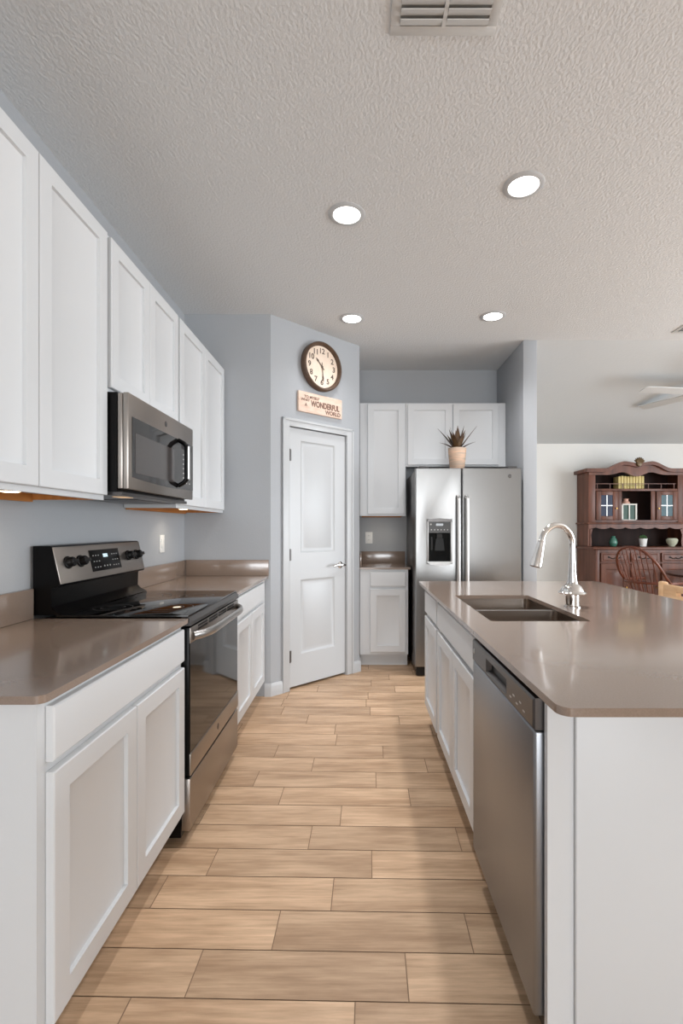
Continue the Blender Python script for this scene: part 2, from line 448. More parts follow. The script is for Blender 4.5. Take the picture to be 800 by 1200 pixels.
# ------------------------------------------------------------------ cabinets
SHK = [(.0008, .011), (.003, .012)]
def shaker(parent, x0, x1, z0, z1, name='door', rail=.058):
    return MB().panel_front(x1 - x0, z1 - z0, [(rail, x1 - x0 - rail, rail, z1 - z0 - rail)], SHK, .0195, x0, -.0205, z0, e=.0025).build(name, M['white'], parent, 25)
def drawer(parent, x0, x1, z0, z1):
    return MB().panel_front(x1 - x0, z1 - z0, [], [], .0195, x0, -.0205, z0, e=.004).build('drawer_front', M['white'], parent, 25)
def base_cabinet(label, loc, rz, w, d, doors, drawers, group, ztop=.8805):
    t = thing('base_cabinet', label, 'cabinet', loc, rz, group)
    b = MB(); k = .018
    b.box(0, k, 0, d, .115, ztop); b.box(w - k, w, 0, d, .115, ztop); b.box(k, w - k, d - k, d, .115, ztop); b.box(k, w - k, 0, d - k, .115, .133)
    # face frame
    xs = sorted([p for dd in doors for p in dd[:2]])
    b.box(k, w - k, 0, k, ztop - .03, ztop); b.box(k, w - k, 0, k, .133, .16); b.box(xs[0] + .02, xs[-1] - .02, 0, k, .70, .745)
    b.box(k, xs[0] + .02, 0, k, .16, ztop - .03); b.box(xs[-1] - .02, w - k, 0, k, .16, ztop - .03)
    for i in range(1, len(xs) - 1, 2): b.box(xs[i] - .02, xs[i + 1] + .02, 0, k, .16, .70)
    b.build('carcass', M['white'], t, 0)
    MB().box(0, w, .075, .09, 0, .115).build('toe_kick', M['white'], t, 0)
    for dd in doors: shaker(t, *dd)
    for dd in drawers: drawer(t, *dd)
    return t
def upper_cabinet(label, loc, rz, w, d, z0, z1, doors, group, wood=True):
    t = thing('upper_cabinet', label, 'cabinet', (loc[0], loc[1], z0), rz, group)
    h = z1 - z0; b = MB(); k = .018
    b.box(0, w, k, d, .03, h, ); b.box(0, w, 0, k, 0, h)
    b.box(0, k, k, d, 0, .03); b.box(w - k, w, k, d, 0, .03)
    b.build('carcass', M['white'], t, 0)
    if wood:
        b = MB(); b.box(k + .001, w - k - .001, k + .001, d - .02, .022, .0295); b.box(k + .001, w - k - .001, d - .0195, d - .001, -.008, .0295)
        b.box(w - k - .004, w - k - .001, k + .001, d - .0205, .0, .0215); b.build('underside', M['maple'], t, 0)
    for dd in doors: shaker(t, dd[0], dd[1], dd[2] - z0, dd[3] - z0)
    return t
R90 = PI / 2
gU = 'white upper cabinets'; gB = 'white base cabinets'
XFB = -.70; XFU = -1.01; ZU0, ZU1 = 1.368, 2.437; DZ0, DZ1 = 1.387, 2.424
upper_cabinet('tall white two-door wall cabinet nearest the camera, left of the microwave', (XFU, 1.08, 0), R90, .848, .287, ZU0, ZU1,
              [(.02, .428, DZ0, DZ1), (.432, .839, DZ0, DZ1)], gU)
upper_cabinet('short white two-door wall cabinet directly above the microwave', (XFU, 1.934, 0), R90, .754, .287, 1.806, ZU1,
              [(.018, .375, 1.822, DZ1), (.379, .738, 1.822, DZ1)], gU, wood=False)
upper_cabinet('white two-door wall cabinet between the microwave and the grey corner wall', (XFU, 2.690, 0), R90, .932, .287, ZU0, ZU1,
              [(.016, .452, DZ0, DZ1), (.456, .895, DZ0, DZ1)], gU)
base_cabinet('white base cabinet with wide drawer and two doors, nearest the camera left of the range', (XFB, 1.058, 0), R90, .858, .594,
             [(.029, .434, .148, .712), (.438, .844, .148, .712)], [(.029, .844, .736, .861)], gB)
base_cabinet('white base cabinet between the far side of the range and the grey corner wall', (XFB, 2.694, 0), R90, .932, .594,
             [(.018, .420, .148, .712), (.424, .828, .148, .712)], [(.018, .828, .736, .861)], gB)
YFA = 4.385
base_cabinet('narrow white base cabinet between the pantry door and the refrigerator', (.012, YFA, 0), 0, .434, .53,
             [(.093, .410, .14, .705)], [(.093, .410, .73, .861)], gB)
YUA = 4.612
upper_cabinet('narrow tall white wall cabinet left of the refrigerator, over the small counter', (.012, YUA, 0), 0, .434, .305, ZU0, ZU1,
              [(.074, .421, DZ0, DZ1)], gU)
upper_cabinet('white two-door wall cabinet above the refrigerator, behind the spiky plant', (.448, YUA, 0), 0, .946, .305, 1.835, ZU1,
              [(.016, .431, 1.85, DZ1), (.446, .874, 1.85, DZ1)], gU, wood=False)
# island (faces -x)
XI = .438
base_cabinet('narrow white island cabinet with one door at the end facing the refrigerator', (XI, 3.10, 0), -R90, .485, .60,
             [(.03, .47, .148, .707)], [(.03, .47, .73, .861)], 'white island cabinets')
base_cabinet('white island sink cabinet with two doors, beside the dishwasher', (XI, 2.613, 0), -R90, .868, .60,
             [(.028, .433, .148, .707), (.437, .842, .148, .707)], [(.028, .842, .73, .861)], 'white island cabinets')
t = thing('island_panelling', 'white panelled end and back of the kitchen island under the taupe counter', 'panelling', (0, 0, 0))
b = MB(); b.box(.430, 1.27, 1.108, 1.126, 0, .8815); b.box(.490, 1.27, 1.096, 1.1075, 0, .8815, bev=.004)
b.build('end_panel', M['white'], t, 30)
MB().box(1.252, 1.27, 1.127, 3.12, 0, .8815).build('back_panel', M['white'], t, 0)
MB().box(.440, 1.251, 3.102, 3.12, .116, .8815).box(.513, 1.251, 3.102, 3.12, 0, .1155).build('far_panel', M['white'], t, 0)

# ------------------------------------------------------------------ countertops
ZC0, ZC1 = .882, .900
def slab(outline, hole, z0, z1):
    b = MB(); bm = b.bm
    loops = [outline] + ([hole] if hole else [])
    edges = []
    for lp in loops:
        vs = [bm.verts.new((p[0], p[1], z1)) for p in lp]
        for i in range(len(vs)): edges.append(bm.edges.new((vs[i], vs[(i + 1) % len(vs)])))
    r = bmesh.ops.triangle_fill(bm, use_beauty=True, use_dissolve=False, edges=edges)
    fs = [g for g in r['geom'] if isinstance(g, bmesh.types.BMFace)]
    ex = bmesh.ops.extrude_face_region(bm, geom=fs)
    for g in ex['geom']:
        if isinstance(g, bmesh.types.BMVert): g.co.z = z0
    return b
XC = -.672
t = thing('countertop', 'taupe quartz countertop nearest the camera on the left, before the range', 'countertop', (0, 0, 0), 0, 'taupe countertops')
slab(rrect(XW + .002, XC, 1.036, 1.918, (0, .022, 0, 0)), None, ZC0, ZC1).build('slab', M['quartz'], t, 30)
MB().box(XW + .002, XW + .02, 1.036, 1.918, ZC1 + .0005, ZC1 + .118, bev=.0015).build('backsplash', M['quartz'], t, 30)
t = thing('countertop', 'taupe quartz countertop in the corner beyond the range, with raised backsplash', 'countertop', (0, 0, 0), 0, 'taupe countertops')
slab(rrect(XW + .002, XC, 2.693, YF - .002, (0, 0, 0, 0)), None, ZC0, ZC1).build('slab', M['quartz'], t, 30)
b = MB(); b.box(XW + .002, XW + .02, 2.693, YF - .002, ZC1 + .0005, ZC1 + .118, bev=.0015); b.build('backsplash', M['quartz'], t, 30)
MB().box(XW + .0205, XC + .004, YF - .02, YF - .002, ZC1 + .0005, ZC1 + .118, bev=.0015).build('backsplash', M['quartz'], t, 30)
t = thing('countertop', 'small taupe countertop between the pantry wall and the refrigerator', 'countertop', (0, 0, 0), 0, 'taupe countertops')
slab(rrect(P1[0] + .002, .468, 4.364, YA - .002, (0, .004, 0, 0)), None, ZC0, ZC1).build('slab', M['quartz'], t, 30)
b = MB(); b.box(P1[0] + .021, .468, YA - .02, YA - .002, ZC1 + .0005, ZC1 + .118, bev=.0015); b.box(P1[0] + .002, P1[0] + .02, 4.39, YA - .002, ZC1 + .0005, ZC1 + .118, bev=.0015)
b.build('backsplash', M['quartz'], t, 30)
SX0, SX1, SY0, SY1 = .508, .894, 1.866, 2.58
isl = slab(rrect(.401, 1.588, .968, 3.257, .03), rrect(SX0, SX1, SY0, SY1, .012, 4)[::-1], ZC0, ZC1).build('island_countertop', M['quartz'], None, 30)
tag(isl, 'long taupe quartz island countertop with sink cut-out and rounded corners', 'countertop', 'taupe countertops')

# sink: two undermounted bowls
t = thing('sink', 'double-bowl stainless sink set under the island counter', 'sink', (0, 0, 0))
def bowl(y0, y1, depth):
    x0, x1 = SX0 - .004, SX1 + .004; zt = .8812; zb = zt - depth; b = MB()
    r0 = rrect(x0, x1, y0, y1, .03, 5); r1 = rrect(x0 + .012, x1 - .012, y0 + .012, y1 - .012, .05, 5)
    r2 = rrect(x0 - .003, x1 + .003, y0 - .003, y1 + .003, .033, 5); n = len(r0)
    A = [b._v((p[0], p[1], zt)) for p in r0]; A2 = [b._v((p[0], p[1], zb + .02)) for p in r0]; B = [b._v((p[0], p[1], zb)) for p in r1]
    O = [b._v((p[0], p[1], zt)) for p in r2]; O2 = [b._v((p[0], p[1], zb - .004)) for p in r2]
    for P, Q in ((A, A2), (A2, B), (O, A), (O2, O)):
        for i in range(n): b.face([P[i], P[(i + 1) % n], Q[(i + 1) % n], Q[i]])
    b.face(B); b.face(O2[::-1])
    o = b.build('bowl', M['sink_steel'], t, 40)
    cx, cy = (x0 + x1) / 2, (y0 + y1) / 2
    MB().lathe([(.0, .001), (.03, .001), (.04, .004), (.042, .0005)], (cx, cy, zb), 20).build('drain', M['chrome'], o)
    return o
bowl(1.858, 2.212, .20); bowl(2.238, 2.588, .20)
MB().box(SX0 - .004, SX1 + .004, 2.2155, 2.2345, .845, .8813, bev=.003).build('divider', M['steel_h'], t, 30)

# faucet
FX, FY = .968, 2.205
t = thing('faucet', 'tall chrome gooseneck faucet with pull-down spray head by the island sink', 'faucet', (FX, FY, ZC1))
b = MB(); b.lathe([(.036, 0), (.036, .004), (.029, .008), (.029, .058)], seg=24); b.build('base_post', M['chrome'], t)
b = MB(); b.lathe([(.03, .056), (.056, .059), (.060, .064), (.057, .069), (.050, .073), (.047, .082), (.040, .093), (.031, .101), (.024, .106), (.022, .114)], seg=28); b.build('flange', M['chrome'], t)
dx, dy = -.172, -.06; reach = math.hypot(dx, dy); ux, uy = dx / reach, dy / reach
pts = [(0, 0, .112), (0, 0, .16), (0, 0, .22), (0, 0, .275)]; rad = [.022, .0165, .0135, .013]
R_ = reach / 2 - .006
for k in range(1, 17):
    a = PI * k / 16 * .94
    pts.append((ux * (R_ - R_ * math.cos(a)), uy * (R_ - R_ * math.cos(a)), .285 + 1.0 * R_ * math.sin(a))); rad.append(.013)
MB().tube(pts, rad, 16).build('spout', M['chrome'], t)
e = Vector(pts[-1]); dr = (Vector(pts[-1]) - Vector(pts[-2])).normalized(); dr = (dr + Vector((ux * .06, uy * .06, -.2))).normalized()
hp = [e + dr * s for s in (0, .004, .012, .06, .105, .118, .121)]
MB().tube(hp, [.0145, .0165, .016, .021, .0255, .026, .018], 18).build('spray_head', M['chrome'], t)

# ------------------------------------------------------------------ range
RW = .758
t = thing('range', 'stainless and black electric range with glass cooktop between the left base cabinets', 'range', (-.667, 1.926, 0), R90)
b = MB(); b.box(0, RW, .036, .60, .03, .893); b.build('body', M['black'], t, 0)
for x in (.04, RW - .04):
    for y in (.14, .55): MB().lathe([(.02, 0), (.02, .012), (.01, .014), (.01, .03)], (x, y, 0), 12).build('foot', M['black_matte'], t)
od = MB().box(0, RW, .004, .034, .274, .862, bev=.003).build('oven_door', M['black'], t, 30)
MB().box(.004, RW - .004, .0005, .0038, .362, .798).build('door_glass', M['oven_glass'], od, 0)
MB().box(.0, RW, -.002, .0036, .275, .360, bev=.0015).build('lower_trim', M['steel_warm'], od, 30)
b = MB(); b.box(.0, RW, -.002, .0036, .80, .862, bev=.0015); b.build('upper_trim', M['steel_warm'], od, 30)
b = MB()
for k in range(4):
    for z in (.840, .853): b.box(.09 + k * .15, .215 + k * .15, -.0028, -.001, z - .0042, z + .0042)
b.build('vent_slots', M['black_matte'], od, 0)
pts = []
for k in range(21):
    u = k / 20; s_ = math.sin(PI * u)
    pts.append((.018 + u * (RW - .036), -.006 - .045 * min(1, 1.5 * s_ ** .6), .826))
MB().tube(pts, .012, 12, flat=((0, 0, 1), 1.45)).build('handle', M['steel_h'], od)
lg = MB(); lg.lathe([(.0, -.0035), (.013, -.0035), (.015, -.0022), (.015, -.001)], (RW / 2, 0, .318), 20, 'y'); lg.build('emblem', M['steel_dark'], od)
MB().box(.0, RW, .0, .034, .056, .262, bev=.003).build('storage_drawer', M['steel_warm'], t, 30)
b = MB(); b.prism([(.034, .868), (-.004, .870), (-.006, .884), (.006, .9035), (.034, .9035)], 'x', 0, RW); b.build('cooktop_trim', M['steel_dark'], t, 25)
ck = MB().box(0, RW, .0065, .53, .9037, .9115, bev=.002).build('cooktop', M['black_glass'], t, 30)
for (x, y, r) in ((.19, .16, .105), (.56, .16, .085), (.19, .40, .08), (.56, .40, .105)):
    b = MB(); n = 40
    for rr in (r, r * .62):
        A = [b._v((x + rr * math.cos(2 * PI * i / n), y + rr * math.sin(2 * PI * i / n), .9119)) for i in range(n)]
        B = [b._v((x + (rr - .003) * math.cos(2 * PI * i / n), y + (rr - .003) * math.sin(2 * PI * i / n), .9119)) for i in range(n)]
        for i in range(n): b.face([A[i], A[(i + 1) % n], B[(i + 1) % n], B[i]])
    b.build('burner_ring', M['grey_plastic'], ck, 0)
bg = MB(); bg.prism([(.50, .9118), (.622, .9118), (.622, 1.186), (.556, 1.186), (.549, 1.182), (.515, 1.031), (.520, 1.024), (.548, 1.018), (.551, .945), (.53, .925)], 'x', 0, RW)
bgo = bg.build('backguard', M['black'], t, 25)
p0 = Vector((0, .515, 1.031)); up = Vector((0, .034, .151)).normalized(); nn = Vector((0, -.151, .034)).normalized()
CPM = Matrix(((1, 0, 0, p0.x), (0, -nn.y, up.y, p0.y), (0, -nn.z, up.z, p0.z), (0, 0, 0, 1)))   # local x, depth (-y outward), height along the tilt
cp = MB(CPM).box(.002, RW - .002, -.004, .001, .002, .153, bev=.002).build('control_panel', M['steel_warm'], bgo, 30)
for x in (.075, .165, .60, .69):
    k = MB(CPM); k.lathe([(.0, -.034), (.017, -.034), (.020, -.030), (.021, -.012), (.026, -.010), (.026, -.0042)], (x, 0, .085), 20, 'y')
    k.box(x - .023, x + .023, -.042, -.028, .077, .093, bev=.003); k.build('knob', M['black_matte'], bgo, 40)
MB(CPM).box(.245, .505, -.006, -.0042, .03, .128, bev=.002).build('display_panel', M['black'], bgo, 30)
MB(CPM).box(.354, .394, -.0068, -.0061, .091, .107).build('lit_display', M['lit_digits'], bgo, 0)
for i in range(3):
    for x in (.27, .292, .314, .436, .458, .48):
        MB(CPM).box(x - .004, x + .004, -.0066, -.0061, .046 + i * .027, .050 + i * .027).build('button', M['mark'], bgo, 0)
for x in (.35, .375, .40): MB(CPM).lathe([(0, -.0066), (.004, -.0066), (.004, -.0061)], (x, 0, .05), 10, 'y').build('button', M['mark'], bgo, 0)

# ------------------------------------------------------------------ microwave
t = thing('microwave', 'stainless over-the-range microwave with black glass door', 'microwave', (-.913, 1.930, 1.39), R90)
MW = .752
b = MB(); b.box(0, MW, .046, .372, .012, .408); b.build('body', M['black'], t, 0)
fr = MB(); fr.box(0, MW, 0, .022, .022, .408, bev=.004); fr.box(0.002, MW - .002, .024, .045, .024, .406, bev=.004)
fr = fr.build('front_frame', M['steel_warm'], t, 30)
# glass with bowed lower edge
pl = [(.03, .316), (.03, .072)] + [(.03 + .715 * k / 12, .072 - .010 * math.sin(PI * k / 12)) for k in range(1, 12)] + [(.745, .072), (.745, .316)]
MB().prism(pl, 'y', -.0022, .0003).build('glass_front', M['mw_glass'], fr, 0)
MB().box(.055, .475, -.003, -.0023, .092, .255).build('window_mesh', M['mw_mesh'], fr, 0)
pts = []
for k in range(15):
    u = k / 14; pts.append((.525, -.004 - .042 * min(1, 1.7 * math.sin(PI * u) ** .6), .080 + u * .23))
h = MB().tube(pts, .011, 12, flat=((1, 0, 0), 1.3)).build('handle', M['black'], fr)
MB().tube([(p[0] + .001, p[1] - .0105, p[2]) for p in pts[2:-2]], .006, 8, flat=((1, 0, 0), 2.2)).build('handle_trim', M['steel_light'], h)
for i in range(7):
    for x in (.60, .645, .69): MB().box(x - .006, x + .006, -.0028, -.0023, .10 + i * .024, .106 + i * .024).build('keypad_button', M['mark'], fr, 0)
MB().box(.575, .715, -.003, -.0023, .275, .300).build('clock_window', M['black'], fr, 0)
MB().lathe([(.0, -.0025), (.012, -.0025), (.014, -.0012), (.014, .0005)], (.376, 0, .360), 20, 'y').build('emblem', M['steel_dark'], fr)
b = MB(); b.box(.01, MW - .01, .03, .36, -.002, .0118); b.build('underside', M['steel_dark'], t, 0)
MB().box(.09, .17, .06, .11, -.004, -.0021).build('cooktop_lamp', M['warm_lens'], t, 0)
MB().box(.30, .70, .10, .26, -.004, -.0021).build('grease_filter', M['grey_plastic'], t, 0)

# ------------------------------------------------------------------ refrigerator
FX0, FX1, FYF = .478, 1.366, 4.080
t = thing('refrigerator', 'stainless side-by-side refrigerator with ice dispenser in the alcove', 'refrigerator', (FX0, FYF, 0))
FW = FX1 - FX0
b = MB(); b.box(0.004, FW - .004, .072, .80, .03, 1.742, bev=.004); b.build('body', M['steel_dark'], t, 30)
MB().box(.01, FW - .01, .03, .07, .012, .082).build('toe_grille', M['black_matte'], t, 0)
for x in (.05, FW - .05):
    for y in (.1, .74): MB().lathe([(.02, 0), (.02, .03)], (x, y, 0), 12).build('foot', M['black_matte'], t)
for x in (.03, FW - .11): MB().box(x, x + .08, .02, .13, 1.7595, 1.776, bev=.004).build('hinge_cap', M['grey_plastic'], t, 30)
SP = .388
# left door with dispenser opening
DX0, DX1, DZb, DZt = .092, .308, .952, 1.33
d = MB()
def dbox(b, x0, x1, z0, z1): b.box(x0, x1, 0, .068, z0, z1)
dl = MB().panel_front(SP - .004, 1.758 - .088, [(DX0, DX1, DZb - .088, DZt - .088)], [(.004, .002), (.006, .006)], .068, 0, 0, .088, e=.006).build('freezer_door', M['steel_fridge'], t, 30)
dr_ = MB().panel_front(FW - SP - .004, 1.758 - .088, [], [], .068, SP + .004, 0, .088, e=.006).build('fridge_door', M['steel_fridge'], t, 30)
ds = MB(); cx = (DX0 + DX1) / 2
ds.box(DX0 + .004, DX0 + .016, -.012, .006, DZb + .02, DZt - .02, bev=.004); ds.box(DX1 - .016, DX1 - .004, -.012, .006, DZb + .02, DZt - .02, bev=.004)
ds.prism([(DX0 - .004, DZb + .022), (DX0 + .03, DZb - .004), (cx, DZb - .016), (DX1 - .03, DZb - .004), (DX1 + .004, DZb + .022)], 'y', -.022, .006)
ds = ds.build('dispenser_frame', M['steel_light'], dl, 30)
tp = MB(); tp.prism([(DX0, DZt - .022), (DX0 + .012, DZt - .002), (cx, DZt + .006), (DX1 - .012, DZt - .002), (DX1, DZt - .022)], 'y', -.014, .006); tp.build('dispenser_hood', M['steel_dark'], dl, 30)
MB().box(DX0 + .0165, DX1 - .0165, -.006, .0055, 1.215, DZt - .023).build('dispenser_controls', M['grey_plastic'], dl, 0)
MB().box(cx - .03, cx + .03, -.0072, -.0061, 1.273, 1.292).build('dispenser_display', M['black_glass'], dl, 0)
for k in range(6): MB().lathe([(0, -.0072), (.005, -.0072), (.005, -.0061)], (DX0 + .04 + k * .027, 0, 1.240), 10, 'y').build('dispenser_button', M['mark'], dl)
MB().lathe([(0, -.0072), (.007, -.0072), (.007, -.0061)], (DX0 + .035, 0, 1.285), 12, 'y').build('dispenser_button', M['mark'], dl)
MB().box(DX0 + .0165, DX1 - .0165, .001, .0058, DZb + .021, 1.2145).build('dispenser_recess', M['void'], dl, 0)
pad = MB(); pad.prism([(cx - .03, 1.165), (cx + .03, 1.165), (cx + .042, 1.065), (cx - .042, 1.065)], 'y', -.010, .002); pad.box(cx - .022, cx + .022, -.012, .002, 1.17, 1.205)
pad.box(DX0 + .035, DX0 + .05, -.006, .002, 1.07, 1.18); pad.build('dispenser_paddle', M['black_matte'], dl, 30)
for (x, par) in ((SP - .036, dl), (SP + .036, dr_)):
    h = MB(); h.tube([(x, -.004, 1.52), (x, -.045, 1.50), (x, -.05, 1.3), (x, -.05, 1.0), (x, -.045, .62), (x, -.004, .60)], .014, 12, flat=((1, 0, 0), 1.15)); h.build('handle', M['steel_light'], par)
MB().lathe([(0, -.003), (.014, -.003), (.016, -.0015), (.016, .0005)], (FW - .098, 0, 1.69), 20, 'y').build('emblem', M['steel_dark'], dr_)

# ------------------------------------------------------------------ dishwasher
t = thing('dishwasher', 'stainless dishwasher with dark control strip in the island, nearest the camera', 'dishwasher', (.408, 1.737, 0), -R90)
DW = .605
MB().box(.004, DW - .004, .034, .58, .06, .868).build('body', M['black_matte'], t, 0)
MB().box(0, DW, 0, .033, .118, .786, bev=.008, seg=3).build('door', M['steel'], t, 40)
pn = MB(); a = [(0.0, .788), (0.0, .862)]
pn = MB().panel_front(DW, .074, [(.185, .40, .010, .054)], [(.004, .004), (.010, .020)], .033, 0, -.002, .788, e=.005).build('control_panel', M['steel_dark'], t, 30)
MB().box(.192, .393, .014, .0175, .803, .836).build('pocket_handle', M['black'], pn, 0)
for i in range(5): MB().box(.43 + i * .026, .444 + i * .026, -.0028, -.0019, .806 + (i % 2) * .012, .810 + (i % 2) * .012).build('button', M['mark'], pn, 0)
MB().lathe([(0, -.0035), (.008, -.0035), (.009, -.0019)], (.03, 0, .826), 16, 'y').build('emblem', M['steel_h'], pn)
MB().box(.004, DW - .004, .075, .085, .0, .117).build('toe_plate', M['black_matte'], t, 0)

# ------------------------------------------------------------------ clock and sign on the pantry wall
def on_pantry(u, z, name, label, cat):
    p = pantry(u, -.0005, z); return thing(name, label, cat, p, PA)
CU = .378 - .0
t = on_pantry(.472, 2.558, 'wall_clock', 'round brown-rimmed wall clock with cream face above the pantry door', 'clock')
cr = .197
MB().lathe([(.0, -.001), (cr - .012, -.001), (cr, -.006), (cr, -.045), (cr - .006, -.054), (cr - .016, -.056), (cr - .022, -.050), (cr - .026, -.030), (cr - .03, -.022), (0, -.022)], (0, 0, 0), 56, 'y').build('rim', M['clock_rim'], t, 50)
MB().lathe([(0, -.0262), (cr - .030, -.0262), (cr - .030, -.0225)], (0, 0, 0), 48, 'y').build('clock_face', M['clock_face'], t, 30)
for i in range(1, 13):
    a = 2 * PI * i / 12
    text_mesh('numeral', str(i), .060, M['clock_ink'], t, (.126 * math.sin(a), -.0268, .126 * math.cos(a)), bold=.0012)
def hand(name, ang, ln, wd, tail):
    mt = Matrix.Rotation(ang, 4, 'Y')
    b = MB(mt); b.prism([(-wd * .5, -tail), (wd * .5, -tail), (wd * .5, ln * .55), (wd * 1.3, ln * .7), (0, ln), (-wd * 1.3, ln * .7), (-wd * .5, ln * .55)], 'y', -.031 if name == 'hour_hand' else -.033, -.030 if name == 'hour_hand' else -.032)
    b.build(name, M['clock_ink'], t, 0)
hand('hour_hand', 2 * PI * 10.5 / 12, .088, .007, .03); hand('minute_hand', 2 * PI * 29 / 60, .125, .006, .035)
MB().lathe([(0, -.035), (.008, -.035), (.008, -.0265)], (0, 0, 0), 14, 'y').build('hub', M['clock_ink'], t)

t = on_pantry(.47, 2.249, 'wall_sign', 'cream wooden sign lettered WONDERFUL hung between the clock and the pantry door', 'sign')
SW, SH = .452, .160
MB().box(-SW / 2, SW / 2, -.02, 0, -SH / 2, SH / 2, bev=.002).build('board', M['sign'], t, 30)
for (s_, body, x, z, bo) in ((.030, 'TO MYSELF', -.095, .042, .0008), (.028, 'WHAT', -.160, .016, .0008), (.034, 'A', -.155, -.022, .0008), (.056, 'WONDERFUL', .045, -.004, .0022), (.044, 'WORLD', .125, -.052, .0014)):
    o = text_mesh('lettering', body, s_, M['sign_ink'], t, (x, -.0206, z), bold=bo)
    if body == 'WONDERFUL': o.scale = (.86, 1.15, 1)

# outlets
def plate(label, loc, rz, kind):
    t = thing('wall_outlet' if kind else 'light_switch', label, 'outlet' if kind else 'switch', loc, rz)
    MB().box(-.036, .036, -.006, 0, -.058, .058, bev=.002).build('cover_plate', M['plastic'], t, 30)
    if kind:
        for z in (-.022, .022):
            b = MB(); b.box(-.016, .016, -.0085, -.0055, z - .014, z + .014, bev=.002); f_ = b.build('socket', M['plastic'], t, 30)
            b = MB(); b.box(-.008, -.006, -.0088, -.0083, z - .004, z + .006); b.box(.006, .008, -.0088, -.0083, z - .004, z + .006); b.build('slots', M['black_matte'], f_, 0)
    else: MB().box(-.016, .016, -.010, -.0055, -.032, .032, bev=.003).build('rocker', M['plastic'], t, 30)
plate('white rocker switch on the grey wall beyond the range control panel', (XW + .0005, 3.21, 1.152), R90, 0)
plate('white outlet on the alcove wall over the small countertop', (.105, YA - .0005, 1.155), 0, 1)

# ------------------------------------------------------------------ recessed lights and pucks
def lamp(parent, loc, power, size, col, spot=True, cone=150):
    d = bpy.data.lights.new('bulb', 'SPOT' if spot else 'AREA'); d.energy = power; d.color = col
    if spot: d.spot_size = math.radians(cone); d.spot_blend = .9; d.shadow_soft_size = size
    else: d.shape = 'DISK'; d.size = size
    o = bpy.data.objects.new('bulb', d); C.objects.link(o); o.parent = parent; o.location = loc
def downlight(label, x, y, p=50.0, cone=128):
    t = thing('recessed_light', label, 'ceiling light', (x, y, CEIL), 0, 'recessed ceiling lights')
    MB().lathe([(.068, -.002), (.070, -.007), (.088, -.006), (.094, -.002), (.094, -.0004)], seg=36).build('trim_ring', M['trim'], t, 40)
    MB().lathe([(0, -.010), (.05, -.0095), (.064, -.0065), (.068, -.0025), (0, -.0025)], seg=32).build('lens', M['lens'], t, 60)
    lamp(t, (0, 0, -.03), p, .06, (.985, .985, 1), True, cone)
downlight('recessed ceiling light nearest the camera on the right, brightest of the four', .767, 2.262, 84.0, 106)
downlight('recessed ceiling light nearer the camera on the left', -.060, 2.470, 64.0, 108)
downlight('recessed ceiling light in front of the clock and pantry wall', -.05, 3.70, 14.0)
downlight('recessed ceiling light in front of the refrigerator', 1.01, 3.66, 36.0, 142)
def puck(label, x, y, z, p=1.7):
    t = thing('puck_light', label, 'cabinet light', (x, y, z), 0, 'puck lights under the wall cabinets')
    MB().lathe([(.0, 0), (.036, 0), (.036, -.008), (.030, -.010)], seg=24).build('housing', M['plastic'], t, 40)
    MB().lathe([(0, -.0135), (.020, -.0130), (.029, -.0105), (.029, -.0095)], seg=24).build('lens', M['puck'], t, 60)
    lamp(t, (0, 0, -.02), p, .035, (1, .86, .68))
puck('small round light under the wall cabinet nearest the camera', -1.16, 1.62, 1.3895)
puck('small round light under the wall cabinet beyond the microwave', -1.15, 3.20, 1.3895)
puck('small round light under the narrow cabinet left of the refrigerator', .23, 4.72, 1.3895, 1.0)

# ------------------------------------------------------------------ ceiling vents
def vent(label, x, y, wx, wy, n):
    t = thing('ceiling_vent', label, 'vent', (x, y, CEIL), 0, 'ceiling vents')
    f = MB(); hx, hy = wx / 2, wy / 2; m_ = .03
    f.box(-hx, hx, -hy, -hy + m_, -.006, -.0003, bev=.001); f.box(-hx, hx, hy - m_, hy, -.006, -.0003, bev=.001)
    f.box(-hx, -hx + m_, -hy + m_, hy - m_, -.006, -.0003, bev=.001); f.box(hx - m_, hx, -hy + m_, hy - m_, -.006, -.0003, bev=.001)
    f.box(-.006, .006, -hy + m_, hy - m_, -.010, -.0003); f.build('frame', M['fan'], t, 30)
    MB().box(-hx + m_, hx - m_, -hy + m_, hy - m_, -.0025, -.0005).build('duct_opening', M['duct'], t, 0)
    for side in (-1, 1):
        for k in range(n):
            yy = -hy + m_ + (k + .5) * (wy - 2 * m_) / n
            xa, xb = (-hx + m_, -.007) if side < 0 else (.007, hx - m_)
            b = MB(); b.prism([(yy - .0145, -.013), (yy - .013, -.0145), (yy + .0145, -.0045), (yy + .013, -.0028)], 'x', xa, xb); b.build('louver', M['fan'], t, 0)
vent('white louvred ceiling vent at the top of the picture, over the aisle', .268, 1.40, .335, .335, 9)
vent('ceiling vent at the right edge of the picture, over the living room', 2.76, 3.86, .42, .22, 6)

